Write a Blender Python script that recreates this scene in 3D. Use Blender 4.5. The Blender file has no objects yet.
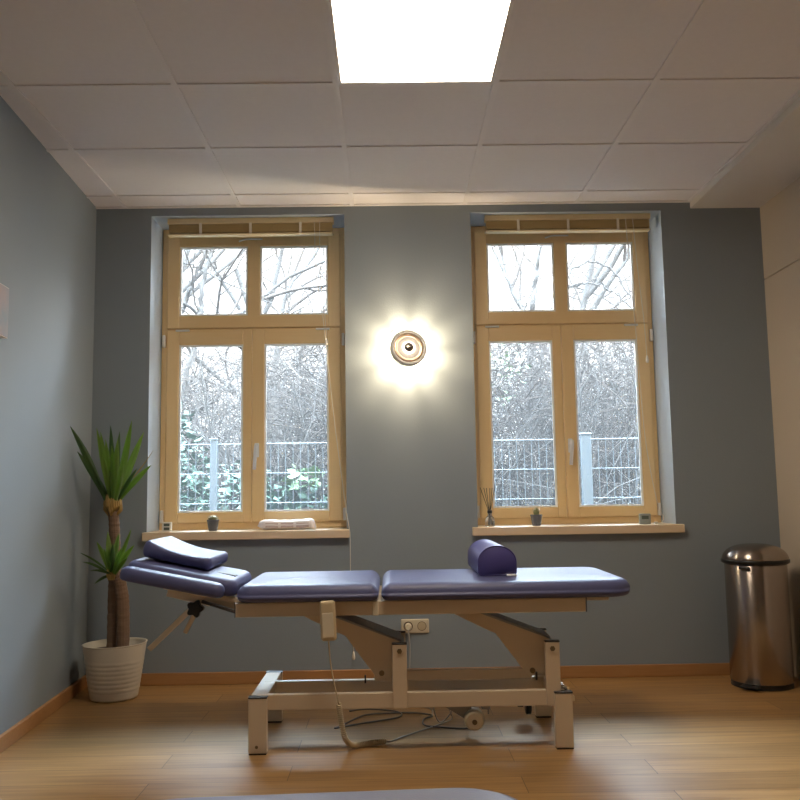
import bpy, bmesh, math, random
from mathutils import Vector, Matrix
random.seed(7)
sc = bpy.context.scene
COL = sc.collection
PI = math.pi

# ------------------------------------------------------------------ materials
def mat(name, col, rough=.5, metal=0.0, var=0.0, scale=8.0, bump=0.0, bscale=None, stretch=(1, 1, 1),
        spec=.5, col2=None, coat=0.0, alpha=1.0, emis=None, estr=0.0, trans=0.0, sheen=0.0):
    m = bpy.data.materials.new(name); m.use_nodes = True
    nt = m.node_tree; N = nt.nodes; L = nt.links
    b = N['Principled BSDF']
    b.inputs['Base Color'].default_value = (*col, 1)
    b.inputs['Roughness'].default_value = rough
    b.inputs['Metallic'].default_value = metal
    b.inputs['Specular IOR Level'].default_value = spec
    b.inputs['Coat Weight'].default_value = coat
    b.inputs['Sheen Weight'].default_value = sheen
    b.inputs['Transmission Weight'].default_value = trans
    if emis:
        b.inputs['Emission Color'].default_value = (*emis, 1); b.inputs['Emission Strength'].default_value = estr
    tc = N.new('ShaderNodeTexCoord'); mp = N.new('ShaderNodeMapping')
    mp.inputs['Scale'].default_value = stretch
    L.new(tc.outputs['Object'], mp.inputs['Vector'])
    nz = N.new('ShaderNodeTexNoise'); nz.inputs['Scale'].default_value = scale; nz.inputs['Detail'].default_value = 4
    L.new(mp.outputs['Vector'], nz.inputs['Vector'])
    mx = N.new('ShaderNodeMix'); mx.data_type = 'RGBA'
    c2 = col2 if col2 else tuple(min(1, c * (1 + var)) for c in col)
    c1 = col if col2 else tuple(c * (1 - var) for c in col)
    mx.inputs[6].default_value = (*c1, 1); mx.inputs[7].default_value = (*c2, 1)
    L.new(nz.outputs['Fac'], mx.inputs[0]); L.new(mx.outputs[2], b.inputs['Base Color'])
    if bump:
        n2 = N.new('ShaderNodeTexNoise'); n2.inputs['Scale'].default_value = bscale or scale * 4
        L.new(mp.outputs['Vector'], n2.inputs['Vector'])
        bp = N.new('ShaderNodeBump'); bp.inputs['Strength'].default_value = bump; bp.inputs['Distance'].default_value = .002
        L.new(n2.outputs['Fac'], bp.inputs['Height']); L.new(bp.outputs['Normal'], b.inputs['Normal'])
    return m

M = {}
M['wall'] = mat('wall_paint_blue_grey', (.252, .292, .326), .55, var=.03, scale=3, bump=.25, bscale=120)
M['reveal'] = mat('window_reveal_daylit_tint', (.42, .50, .59), .6, var=.03, scale=3, bump=.15, bscale=120)  # wall colour lightened and blued to imitate daylight on the reveals
M['wall_cream'] = mat('cream_panel', (.56, .47, .37), .5, var=.03, scale=2, bump=.1, bscale=80)
M['wall_back_room'] = mat('rear_wall_paint', (.62, .59, .54), .7, var=.03, scale=2)
M['tile'] = mat('ceiling_tile', (.80, .765, .76), .9, var=.03, scale=40, bump=.25, bscale=300)
M['tbar'] = mat('ceiling_bar', (.80, .765, .755), .5, var=.02)
M['soffit'] = mat('soffit_paint', (.70, .66, .61), .45, var=.02, scale=3)
M['plaster_out'] = mat('outer_plaster', (.6, .58, .54), .9, var=.05, scale=12, bump=.3)
M['base'] = mat('baseboard_oak', (.36, .17, .062), .4, col2=(.46, .24, .095), scale=6, stretch=(1, 6, 14))
M['winwood'] = mat('window_wood', (.80, .56, .27), .4, col2=(.86, .62, .32), scale=5, stretch=(14, 14, 1), coat=.2)
M['winwood_h'] = mat('window_wood_rail', (.80, .56, .27), .4, col2=(.86, .62, .32), scale=5, stretch=(1, 14, 14), coat=.2)
M['bead'] = mat('glazing_seal', (.88, .87, .84), .45, var=.03)
M['sill'] = mat('sill_board', (.74, .57, .38), .35, col2=(.80, .63, .43), scale=5, stretch=(1, 12, 12), coat=.15)
M['satin'] = mat('satin_metal', (.86, .85, .84), .3, .35, var=.02)
M['chrome'] = mat('polished_chrome', (.75, .74, .73), .12, 1.0, var=.02)
M['steel'] = mat('brushed_steel', (.40, .34, .30), .23, 1.0, var=.10, scale=60, stretch=(3, 3, .02), bump=.05)
_b = M['steel'].node_tree.nodes['Principled BSDF']; _b.inputs['Anisotropic'].default_value = .85; _b.inputs['Anisotropic Rotation'].default_value = .25
_t = M['steel'].node_tree.nodes.new('ShaderNodeTangent'); _t.direction_type = 'RADIAL'; _t.axis = 'Z'
M['steel'].node_tree.links.new(_t.outputs[0], _b.inputs['Tangent'])
M['white_plastic'] = mat('white_plastic', (.78, .75, .70), .35, var=.02)
M['cream_plastic'] = mat('cream_plastic', (.70, .62, .47), .4, var=.03)
M['black_plastic'] = mat('black_plastic', (.012, .012, .013), .35, var=.1)
M['grey_plastic'] = mat('grey_plastic', (.30, .32, .29), .45, var=.05)
M['lcd'] = mat('lcd_display', (.12, .14, .12), .25, var=.05)
M['bed_paint'] = mat('powder_coated_frame', (.66, .54, .40), .38, var=.02, scale=4)
M['bed_grey'] = mat('grey_galvanised_metal', (.30, .31, .33), .4, .6, var=.05)
M['vinyl'] = mat('blue_violet_vinyl', (.078, .082, .182), .47, spec=.36, var=.08, scale=3, bump=.12, bscale=260)
M['vinyl_bolster'] = mat('deep_blue_vinyl', (.065, .055, .20), .42, var=.08, scale=3, bump=.12, bscale=260)
M['vinyl_fg'] = mat('slate_blue_vinyl', (.17, .175, .33), .4, var=.06, scale=3, bump=.1, bscale=260)
M['pot'] = mat('cream_ceramic', (.66, .60, .50), .38, var=.02, scale=6)
M['soil'] = mat('potting_soil', (.05, .032, .02), .95, var=.4, scale=60, bump=.8, bscale=80)
M['bark'] = mat('yucca_bark', (.13, .075, .045), .85, col2=(.24, .15, .095), scale=14, stretch=(1, 1, 5), bump=1.0, bscale=20)
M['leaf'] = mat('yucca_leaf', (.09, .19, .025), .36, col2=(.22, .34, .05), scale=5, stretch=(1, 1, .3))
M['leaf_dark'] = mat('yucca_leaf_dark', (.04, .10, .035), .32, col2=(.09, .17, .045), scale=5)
M['sheath'] = mat('dry_leaf_sheath', (.42, .29, .07), .6, col2=(.30, .17, .06), scale=20)
M['cactus'] = mat('cactus_skin', (.10, .15, .05), .6, col2=(.32, .30, .14), scale=90, bump=.6)
M['pot_grey'] = mat('small_grey_pot', (.10, .105, .12), .5, var=.06, scale=20)
M['paper'] = mat('white_packaging', (.90, .87, .88), .35, var=.02)
M['print'] = mat('packaging_print', (.60, .50, .50), .45, var=.08, scale=200)
M['reed'] = mat('black_reed', (.02, .014, .012), .7, var=.1)
M['blind'] = mat('blind_wood', (.74, .60, .36), .4, col2=(.68, .54, .31), scale=6, stretch=(1, 20, 20))
M['blind_d'] = mat('blind_slat_wood', (.54, .39, .17), .45, col2=(.48, .34, .14), scale=6, stretch=(1, 20, 20))
M['cord'] = mat('blind_cord', (.74, .68, .58), .7, var=.04)
M['cable'] = mat('grey_cable', (.17, .17, .18), .4, var=.05)
M['cable_l'] = mat('light_grey_cable', (.40, .38, .36), .4, var=.05)
M['coil'] = mat('beige_coil_cable', (.58, .47, .30), .45, var=.04)
M['canvas_side'] = mat('pale_canvas_edge', (.70, .66, .62), .7, var=.05)
M['canvas'] = mat('printed_canvas', (.60, .36, .30), .6, col2=(.16, .32, .42), scale=9, stretch=(1, 1, 1))
M['fence'] = mat('galvanised_fence', (.036, .042, .046), .5, .0, var=.04)
M['twig'] = mat('bare_twig_bark', (.020, .015, .012), .95, spec=.05, col2=(.044, .035, .029), scale=9)
M['bough'] = mat('tree_bark', (.030, .026, .023), .95, spec=.05, col2=(.052, .046, .041), scale=12, bump=.5)
M['ivy'] = mat('ivy_leaf', (.012, .032, .022), .6, spec=.2, col2=(.04, .07, .042), scale=7)
M['ivy_pale'] = mat('pale_shrub_leaf', (.035, .07, .025), .6, spec=.25, col2=(.08, .12, .05), scale=7)
M['ground'] = mat('garden_soil', (.03, .03, .022), .95, col2=(.06, .06, .04), scale=3, bump=.5)
M['led'] = mat('led_diffuser', (.9, .88, .85), .5, emis=(1, .86, .68), estr=10.0)
M['bulb'] = mat('frosted_bulb', (.9, .88, .85), .4, emis=(1, .86, .66), estr=7.0)
M['silver'] = mat('mirrored_bulb_crown', (.62, .58, .52), .18, 1.0)
M['brass_d'] = mat('dark_bolt', (.20, .15, .09), .4, .7, var=.05)
M['dark_gap'] = mat('dark_end_cap', (.03, .026, .028), .5)

def pane_mat():
    m = bpy.data.materials.new('window_glass'); m.use_nodes = True
    nt = m.node_tree; N = nt.nodes; L = nt.links
    N.remove(N['Principled BSDF'])
    out = [n for n in N if n.type == 'OUTPUT_MATERIAL'][0]
    t = N.new('ShaderNodeBsdfTransparent'); t.inputs[0].default_value = (.96, .98, .98, 1)
    g = N.new('ShaderNodeBsdfGlossy'); g.inputs['Roughness'].default_value = .02
    fr = N.new('ShaderNodeFresnel'); fr.inputs['IOR'].default_value = 1.35
    mx = N.new('ShaderNodeMixShader')
    L.new(fr.outputs[0], mx.inputs[0]); L.new(t.outputs[0], mx.inputs[1]); L.new(g.outputs[0], mx.inputs[2])
    tl = N.new('ShaderNodeBsdfTranslucent'); m2 = N.new('ShaderNodeMixShader'); m2.inputs[0].default_value = .011   # thin translucent veil added for the pale haze over the view
    L.new(mx.outputs[0], m2.inputs[1]); L.new(tl.outputs[0], m2.inputs[2])
    L.new(m2.outputs[0], out.inputs[0])
    return m
M['glass'] = pane_mat()

def floor_mat():
    m = bpy.data.materials.new('laminate_floor'); m.use_nodes = True
    nt = m.node_tree; N = nt.nodes; L = nt.links; b = N['Principled BSDF']
    tc = N.new('ShaderNodeTexCoord'); mp = N.new('ShaderNodeMapping')
    mp.inputs['Location'].default_value = (.37, .04, 0)
    L.new(tc.outputs['Object'], mp.inputs['Vector'])
    br = N.new('ShaderNodeTexBrick'); br.offset = .37; br.offset_frequency = 2
    br.inputs['Scale'].default_value = 1.0
    br.inputs['Brick Width'].default_value = 1.28; br.inputs['Row Height'].default_value = .165
    br.inputs['Mortar Size'].default_value = .0016; br.inputs['Mortar Smooth'].default_value = .2
    br.inputs['Color1'].default_value = (0, 0, 0, 1); br.inputs['Color2'].default_value = (1, 1, 1, 1)
    br.inputs['Mortar'].default_value = (.5, .5, .5, 1)
    L.new(mp.outputs['Vector'], br.inputs['Vector'])
    m2 = N.new('ShaderNodeMapping'); m2.inputs['Scale'].default_value = (1.2, 22, 1)
    # shift the grain of each plank
    ad = N.new('ShaderNodeVectorMath'); ad.operation = 'ADD'
    sm = N.new('ShaderNodeVectorMath'); sm.operation = 'SCALE'; sm.inputs['Scale'].default_value = 7.0
    L.new(br.outputs['Color'], sm.inputs[0]); L.new(tc.outputs['Object'], ad.inputs[0]); L.new(sm.outputs[0], ad.inputs[1])
    L.new(ad.outputs[0], m2.inputs['Vector'])
    nz = N.new('ShaderNodeTexNoise'); nz.inputs['Scale'].default_value = 2.2; nz.inputs['Detail'].default_value = 6; nz.inputs['Distortion'].default_value = .6
    L.new(m2.outputs['Vector'], nz.inputs['Vector'])
    rp = N.new('ShaderNodeValToRGB')
    rp.color_ramp.elements[0].position = .3; rp.color_ramp.elements[0].color = (.27, .138, .046, 1)
    rp.color_ramp.elements[1].position = .75; rp.color_ramp.elements[1].color = (.46, .27, .105, 1)
    L.new(nz.outputs['Fac'], rp.inputs[0])
    hs = N.new('ShaderNodeHueSaturation')
    mr = N.new('ShaderNodeMapRange'); mr.inputs['To Min'].default_value = .86; mr.inputs['To Max'].default_value = 1.12
    L.new(br.outputs['Color'], mr.inputs['Value']); L.new(mr.outputs[0], hs.inputs['Value']); L.new(rp.outputs[0], hs.inputs['Color'])
    mx = N.new('ShaderNodeMix'); mx.data_type = 'RGBA'; mx.inputs[7].default_value = (.10, .05, .02, 1)
    L.new(br.outputs['Fac'], mx.inputs[0]); L.new(hs.outputs[0], mx.inputs[6]); L.new(mx.outputs[2], b.inputs['Base Color'])
    r2 = N.new('ShaderNodeMapRange'); r2.inputs['To Min'].default_value = .24; r2.inputs['To Max'].default_value = .38
    L.new(nz.outputs['Fac'], r2.inputs['Value']); L.new(r2.outputs[0], b.inputs['Roughness'])
    bp = N.new('ShaderNodeBump'); bp.inputs['Strength'].default_value = .12; bp.inputs['Distance'].default_value = .001
    L.new(nz.outputs['Fac'], bp.inputs['Height']); L.new(bp.outputs[0], b.inputs['Normal'])
    return m
M['floor'] = floor_mat()

# ------------------------------------------------------------------ mesh helpers
def V(*a): return Vector(a)

def add_box(bm, a, b, bev=0.0, mi=0, seg=2, rot=None, smooth=False):
    """axis aligned box between corners a and b, optional bevel and matrix"""
    t = bmesh.new()
    bmesh.ops.create_cube(t, size=1)
    c = [(a[i] + b[i]) / 2 for i in range(3)]; s = [abs(b[i] - a[i]) for i in range(3)]
    for v in t.verts: v.co = V(v.co.x * s[0] + c[0], v.co.y * s[1] + c[1], v.co.z * s[2] + c[2])
    if bev:
        bmesh.ops.bevel(t, geom=list(t.edges), offset=min(bev, min(s) * .49), segments=seg, affect='EDGES', profile=.5)
    if rot is not None: bmesh.ops.transform(t, matrix=rot, verts=t.verts)
    merge(bm, t, mi, smooth)

def merge(bm, t, mi=0, smooth=False):
    mp = {}
    for v in t.verts: mp[v] = bm.verts.new(v.co)
    for f in t.faces:
        try:
            g = bm.faces.new([mp[v] for v in f.verts]); g.material_index = mi; g.smooth = smooth
        except ValueError: pass
    t.free()

def add_prism(bm, poly, axis, lo, hi, bev=0.0, mi=0):
    """poly: 2D points; axis the extrusion axis ('x','y','z'), lo..hi its range"""
    t = bmesh.new()
    def P(u, w, d):
        return {'x': V(d, u, w), 'y': V(u, d, w), 'z': V(u, w, d)}[axis]
    A = [t.verts.new(P(u, w, lo)) for u, w in poly]; B = [t.verts.new(P(u, w, hi)) for u, w in poly]
    n = len(poly)
    t.faces.new(A); t.faces.new(B[::-1])
    for i in range(n): t.faces.new([A[i], B[i], B[(i + 1) % n], A[(i + 1) % n]])
    bmesh.ops.recalc_face_normals(t, faces=t.faces)
    if bev: bmesh.ops.bevel(t, geom=list(t.edges), offset=bev, segments=2, affect='EDGES', profile=.5)
    merge(bm, t, mi)

def add_tube(bm, pts, r, seg=8, mi=0, smooth=True, caps=True):
    """r a number or list of radii"""
    pts = [Vector(p) for p in pts]; n = len(pts)
    R = r if isinstance(r, (list, tuple)) else [r] * n
    rings = []; up = None
    for i in range(n):
        d = (pts[min(i + 1, n - 1)] - pts[max(i - 1, 0)])
        if d.length < 1e-9: d = V(0, 0, 1)
        d.normalize()
        if up is None: up = V(0, 0, 1) if abs(d.z) < .9 else V(1, 0, 0)
        s = d.cross(up)
        if s.length < 1e-6: s = d.cross(V(0, 1, 0))
        s.normalize(); up = s.cross(d).normalized()
        rings.append([bm.verts.new(pts[i] + (s * math.cos(2 * PI * k / seg) + up * math.sin(2 * PI * k / seg)) * R[i]) for k in range(seg)])
    for i in range(n - 1):
        for k in range(seg):
            f = bm.faces.new([rings[i][k], rings[i][(k + 1) % seg], rings[i + 1][(k + 1) % seg], rings[i + 1][k]])
            f.smooth = smooth; f.material_index = mi
    if caps:
        for f in (bm.faces.new(rings[0][::-1]), bm.faces.new(rings[-1])): f.material_index = mi

def add_lathe(bm, prof, c=(0, 0, 0), seg=32, mi=0, axis='z', smooth=True):
    """prof: (radius, height) pairs"""
    rings = []
    for r, h in prof:
        ring = []
        for k in range(seg):
            a = 2 * PI * k / seg
            if axis == 'z': p = V(c[0] + r * math.cos(a), c[1] + r * math.sin(a), c[2] + h)
            elif axis == 'y': p = V(c[0] + r * math.cos(a), c[1] + h, c[2] + r * math.sin(a))
            else: p = V(c[0] + h, c[1] + r * math.cos(a), c[2] + r * math.sin(a))
            ring.append(bm.verts.new(p))
        rings.append(ring)
    for i in range(len(rings) - 1):
        for k in range(seg):
            f = bm.faces.new([rings[i][k], rings[i][(k + 1) % seg], rings[i + 1][(k + 1) % seg], rings[i + 1][k]])
            f.smooth = smooth; f.material_index = mi
    for rg, rev in ((rings[0], True), (rings[-1], False)):
        f = bm.faces.new(rg[::-1] if rev else rg); f.material_index = mi

def spline(P, n=8):
    """Catmull-Rom through P"""
    P = [Vector(p) for p in P]; Q = [P[0] * 2 - P[1]] + P + [P[-1] * 2 - P[-2]]; out = []
    for i in range(1, len(Q) - 2):
        a, b, c, d = Q[i - 1:i + 3]
        for k in range(n):
            t = k / n
            out.append(.5 * ((2 * b) + (c - a) * t + (2 * a - 5 * b + 4 * c - d) * t * t + (3 * b - a - 3 * c + d) * t ** 3))
    out.append(P[-1]); return out

def add_pad(bm, x0, x1, y0, y1, z0, z1, rc=.05, re=.028, crown=.008, corners=None, mtx=None):
    """upholstered pad: rounded rectangle in plan, round edges and a slightly crowned top"""
    rcs = corners or [rc] * 4          # order: (x1,y1) (x0,y1) (x0,y0) (x1,y0)
    cs = [(x1, y1, 0), (x0, y1, PI / 2), (x0, y0, PI), (x1, y0, 3 * PI / 2)]
    def outline(ins):
        o = []
        for (cx, cy, a0), r in zip(cs, rcs):
            sx = -1 if cx == x1 else 1; sy = -1 if cy == y1 else 1
            rr = max(r - ins, .004)
            ccx = cx + sx * (ins + rr); ccy = cy + sy * (ins + rr)
            for k in range(9):
                a = a0 + k * PI / 16
                o.append((ccx + rr * math.cos(a), ccy + rr * math.sin(a)))
        return o
    H = z1 - z0; rings = []
    rb = min(re * .55, H * .4)
    for k in range(5):
        a = PI / 2 * k / 4; rings.append((rb * (1 - math.sin(a)), z0 + rb * (1 - math.cos(a))))
    rt = min(re, H - rb)
    for k in range(8):
        a = PI / 2 * k / 7; rings.append((rt * (1 - math.cos(a)), z1 - rt * (1 - math.sin(a))))
    hw = min(x1 - x0, y1 - y0) / 2
    for k in range(1, 8):
        q = k / 8; rings.append((rt + (hw - rt - .006) * q, z1 + crown * math.sin(q * PI / 2)))
    t = bmesh.new(); R = []
    for ins, z in rings: R.append([t.verts.new(V(x, y, z)) for x, y in outline(ins)])
    n = len(R[0])
    for i in range(len(R) - 1):
        for k in range(n):
            t.faces.new([R[i][k], R[i][(k + 1) % n], R[i + 1][(k + 1) % n], R[i + 1][k]])
    t.faces.new(R[0][::-1]); t.faces.new(R[-1])
    bmesh.ops.recalc_face_normals(t, faces=t.faces)
    if mtx is not None: bmesh.ops.transform(t, matrix=mtx, verts=t.verts)
    merge(bm, t, 0, True)

def obj(name, bm, mats, parent=None, label=None):
    me = bpy.data.meshes.new(name); bm.normal_update(); bm.to_mesh(me); bm.free()
    for m in (mats if isinstance(mats, (list, tuple)) else [mats]): me.materials.append(M[m] if isinstance(m, str) else m)
    o = bpy.data.objects.new(name, me); COL.objects.link(o)
    if parent is not None:
        o.parent = parent
        # parts are built in room coordinates: undo the parent's own place
        p = parent; off = Vector((0, 0, 0))
        while p is not None: off += p.location; p = p.parent
        me.transform(Matrix.Translation(-off))
    if label: o['label'] = label
    return o

def thing(name, label, cat, loc=(0, 0, 0), group=None):
    o = bpy.data.objects.new(name, None); COL.objects.link(o); o.location = loc; o.empty_display_size = .1
    o['label'] = label; o['category'] = cat
    if group: o['group'] = group
    return o
def tag(o, label, cat, group=None, kind=None):
    o['label'] = label; o['category'] = cat
    if group: o['group'] = group
    if kind: o['kind'] = kind
    # place the origin of a one-mesh thing at its base
    return o
def struct(name, bm, mats):
    o = obj(name, bm, mats); o['kind'] = 'structure'; return o
def B(): return bmesh.new()

# ------------------------------------------------------------------ room
D = 4.654; CEIL = 2.563; XR = 2.08; YB = -1.4
WT = .42                                  # outer wall thickness
def lwx(y): return -1.604 + .0575 * (D - y)   # the left wall is not quite square to the window wall
OPEN = [(-1.300, -.237), (.463, 1.524)]; OZ0, OZ1 = .745, 2.518

bm = B(); add_box(bm, (-2.2, YB - .2, -.12), (2.6, D + .02, 0)); struct('floor', bm, 'floor')

# back wall with its two window openings
bm = B()
xs = [-2.2, OPEN[0][0], OPEN[0][1], OPEN[1][0], OPEN[1][1], 2.6]
for i in (0, 2, 4): add_box(bm, (xs[i], D, -.12), (xs[i + 1], D + WT, 2.9))
for a, b in OPEN:
    add_box(bm, (a, D, -.12), (b, D + WT, OZ0)); add_box(bm, (a, D, OZ1), (b, D + WT, 2.9))
bm.normal_update()
for f in bm.faces:                         # daylight painted as a paler tint on the sides and head of the openings
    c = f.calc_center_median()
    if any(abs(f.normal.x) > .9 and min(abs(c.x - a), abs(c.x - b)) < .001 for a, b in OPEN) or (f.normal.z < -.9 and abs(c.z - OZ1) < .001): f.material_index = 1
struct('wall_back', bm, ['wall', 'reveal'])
# left wall
bm = B(); add_prism(bm, [(lwx(D + .1), D + .1), (lwx(YB - .1), YB - .1), (lwx(YB) - .9, YB - .1), (lwx(D) - .5, D + .1)], 'z', -.1, 2.9)
struct('wall_left', bm, 'wall')
# right wall: cream panels with one horizontal joint
bm = B()
add_box(bm, (XR, YB - .1, -.1), (XR + .3, D + .05, 2.118), .0015, seg=1); add_box(bm, (XR, YB - .1, 2.122), (XR + .3, D + .05, 2.9), .0015, seg=1)
add_box(bm, (XR + .012, YB - .1, 2.1), (XR + .29, D + .04, 2.14))
struct('wall_right', bm, 'wall_cream')
bm = B(); add_box(bm, (-2.3, YB - .2, -.1), (2.4, YB, 2.9)); struct('wall_rear', bm, 'wall_back_room')

# suspended ceiling: recessed tiles between T bars
T = .625; GX = -1.4419; GY = 4.4686
LX0, LX1, LY0, LY1 = GX + 2 * T, GX + 3 * T, GY - 3 * T, GY - 2 * T
bm = B()
zt = CEIL + .006
gx = [GX - T] + [GX + i * T for i in range(6)]; gy = [GY + T - i * T for i in range(12)]
panels = [(2, 2)]                  # light panels take the place of a tile
for i in range(len(gx)):
    xa = gx[i]; xb = gx[i] + T
    for j in range(len(gy) - 1):
        ya, yb = gy[j + 1], gy[j]
        if any(abs(xa - (GX + p * T)) < .01 and abs(yb - (GY - q * T)) < .01 for p, q in panels): continue
        t0 = [bm.verts.new(V(x, min(y, D + .02), zt)) for x, y in ((xa, ya), (xb, ya), (xb, yb), (xa, yb))]
        f = bm.faces.new(t0[::-1]); f.material_index = 0
for x in gx[1:]: add_box(bm, (x - .012, YB - .05, CEIL), (x + .012, D + .01, CEIL + .03), mi=1)
for y in gy[1:-1]: add_box(bm, (gx[0], y - .012, CEIL + .0004), (XR + .1, y + .012, CEIL + .03), mi=1)
add_box(bm, (-1.75, D - .022, CEIL - .0005), (1.7, D + .01, CEIL + .03), mi=1)
add_box(bm, (-2.3, YB - .2, CEIL + .05), (2.4, D + .3, CEIL + .3), mi=0)
struct('ceiling', bm, ['tile', 'tbar'])
bm = B(); add_box(bm, (1.690, YB - .05, 2.5285), (XR + .02, D + .01, CEIL + .02), .003); struct('trim_1', bm, 'soffit')

# baseboards
bm = B(); add_box(bm, (lwx(D), D - .016, 0), (XR, D + .001, .062), .004); struct('baseboard_back', bm, 'base')
bm = B()
add_prism(bm, [(lwx(D) - .01, D), (lwx(D) + .016, D), (lwx(YB) + .016, YB), (lwx(YB) - .01, YB)], 'z', 0, .062, .003)
struct('baseboard_left', bm, 'base')

# windows -------------------------------------------------------------------
YF = 4.88
def frame_rect(bm, x0, x1, z0, z1, w, y0, y1, bev=.004, wt=None, wb=None, wr=None, mi_v=0, mi_h=1):
    wt = wt or w; wb = wb or w; wr = wr or w
    add_box(bm, (x0, y0, z0), (x0 + w, y1, z1), bev, mi_v); add_box(bm, (x1 - wr, y0, z0), (x1, y1, z1), bev, mi_v)
    add_box(bm, (x0 + w - .002, y0 + .0006, z0), (x1 - wr + .002, y1, z0 + wb), bev, mi_h); add_box(bm, (x0 + w - .002, y0 + .0006, z1 - wt), (x1 - wr + .002, y1, z1), bev, mi_h)
WW = ['winwood', 'winwood_h']
def glazing(parent, x0, x1, z0, z1, y):
    bm = B(); frame_rect(bm, x0 - .001, x1 + .001, z0 - .001, z1 + .001, .0105, y + .006, y + .030, .002)
    obj('glazing_bead', bm, ['bead', 'bead'], parent)
    bm = B(); add_box(bm, (x0 + .004, y + .024, z0 + .004), (x1 - .004, y + .028, z1 - .004)); obj('glass_pane', bm, 'glass', parent)
def window(n, cx, xa, xb):
    w = bpy.data.objects.new('window_%d' % n, None); COL.objects.link(w); w.location = (cx, YF, .79); w['kind'] = 'structure'
    # outer frame with its transom
    bm = B(); frame_rect(bm, xa + .001, xb - .001, .788, OZ1 - .001, .046, YF + .014, YF + .085, .004, wt=.06, wb=.045)
    add_box(bm, (xa + .03, YF + .014, 1.895), (xb - .03, YF + .085, 1.945), .004, 1)
    obj('window_frame', bm, WW, w)
    # upper fixed light: one sash with a middle bar
    bm = B(); frame_rect(bm, cx - .497, cx + .497, 1.930, 2.478, .072, YF, YF + .05, .006, wt=.069, wb=.074)
    add_box(bm, (cx - .036, YF + .0003, 1.99), (cx + .036, YF + .05, 2.42), .006, 0)
    up = obj('upper_sash', bm, WW, w)
    for s in (-1, 1):
        a, b = (cx - .425, cx - .036) if s < 0 else (cx + .036, cx + .425)
        glazing(up, a, b, 2.004, 2.409, YF)
    # two casements
    for s in (-1, 1):
        if s < 0: a, b, wl, wr = cx - .497, cx - .011, .072, .050
        else: a, b, wl, wr = cx - .008, cx + .497, .069, .072
        yy = YF if s > 0 else YF + .004
        bm = B(); frame_rect(bm, a, b, .826, 1.924, wl, yy, yy + .05, .006, wt=.088, wb=.059, wr=wr)
        cs = obj('casement_sash', bm, WW, w)
        glazing(cs, a + wl, b - wr, .885, 1.836, yy)
        # hinge covers at the outer edge
        hx = a - .014 if s < 0 else b + .014
        for z in (.86, 1.852):
            bm = B(); add_box(bm, (hx - .008, YF - .012, z - .03), (hx + .008, YF + .02, z + .04), .004)
            obj('hinge_cover', bm, 'white_plastic', cs)
        # little steel catch in the joint above
        bm = B(); kx = cx + s * .40
        add_box(bm, (kx - .045, YF - .006, 1.912), (kx + .035, YF + .004, 1.924), .003); obj('stay_bar', bm, 'satin', cs)
        if s > 0:
            hx = a + .028; bm = B()
            add_box(bm, (hx - .013, YF - .010, 1.189), (hx + .013, YF + .001, 1.269), .008, seg=3)
            add_tube(bm, [(hx, YF - .005, 1.239), (hx, YF - .045, 1.239)], .008, 12)
            add_tube(bm, spline([(hx + .002, YF - .040, 1.256), (hx, YF - .046, 1.224), (hx - .004, YF - .047, 1.174), (hx - .008, YF - .044, 1.119)], 5), [.011] * 8 + [.010] * 8, 12)
            obj('window_handle', bm, 'satin', cs, 'polished chrome handle')
    bm = B(); add_tube(bm, spline([(cx - .085, YF - .004, 2.436), (cx - .04, YF - .012, 2.446), (cx + .05, YF - .006, 2.448)], 4), .005, 6); obj('stay_bar', bm, 'satin', up)
    return w
window(1, -.771, *OPEN[0]); window(2, 1.000, *OPEN[1])
for i, (a, b, ax, bx) in enumerate([(-1.314, -.222, *OPEN[0]), (.432, 1.558, *OPEN[1])]):
    bm = B(); add_box(bm, (a, D - .042, .745), (b, D + .001, .790), .005, seg=3)
    add_box(bm, (ax, D - .02, .746), (bx, YF + .02, .790), .001, seg=1)
    struct('trim_%d' % (i + 2), bm, 'sill')

# ------------------------------------------------------------------ ceiling light panels
def light_panel(y1, label):
    t = thing('ceiling_light_panel', label, 'ceiling light', ((LX0 + LX1) / 2, y1 - T / 2, CEIL))
    bm = B(); frame_rect2 = [(LX0 + .010, LX0 + .024), (LX1 - .024, LX1 - .010)]
    for a, b in frame_rect2: add_box(bm, (a, y1 - T + .010, CEIL - .004), (b, y1 - .010, CEIL + .02), .002)
    for a, b in ((y1 - T + .010, y1 - T + .024), (y1 - .024, y1 - .010)): add_box(bm, (LX0 + .024, a, CEIL - .004), (LX1 - .024, b, CEIL + .02), .002)
    obj('panel_frame', bm, 'tbar', t)
    bm = B(); add_box(bm, (LX0 + .023, y1 - T + .023, CEIL - .001), (LX1 - .023, y1 - .023, CEIL + .012)); obj('diffuser', bm, 'led', t)
light_panel(LY1, 'bright square light panel glowing warm white in the tiled ceiling')

# ------------------------------------------------------------------ wall lamp
LX, LZ = .102, 1.738
t = thing('wall_lamp', 'round chrome and glass wall lamp shining between the two windows', 'wall lamp', (LX, D, LZ))
bm = B(); add_lathe(bm, [(.045, 0), (.045, -.010), (.030, -.016)], (LX, D, LZ), 40, axis='y'); obj('wall_plate', bm, 'chrome', t)
TM = Matrix.Translation((LX, D - .12, LZ)) @ Matrix.Rotation(math.radians(10), 4, 'Z') @ Matrix.Rotation(math.radians(-7), 4, 'X') @ Matrix.Translation((-LX, -(D - .12), -LZ))
def lampobj(name, bm, m, parent, label=None):
    bmesh.ops.transform(bm, matrix=TM, verts=bm.verts); return obj(name, bm, m, parent, label)
bm = B(); add_lathe(bm, [(.098, -.112), (.128, -.112), (.130, -.114), (.128, -.116), (.098, -.116)], (LX, D, LZ), 48, axis='y')
lampobj('glass_disc', bm, 'glass', t)
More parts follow.
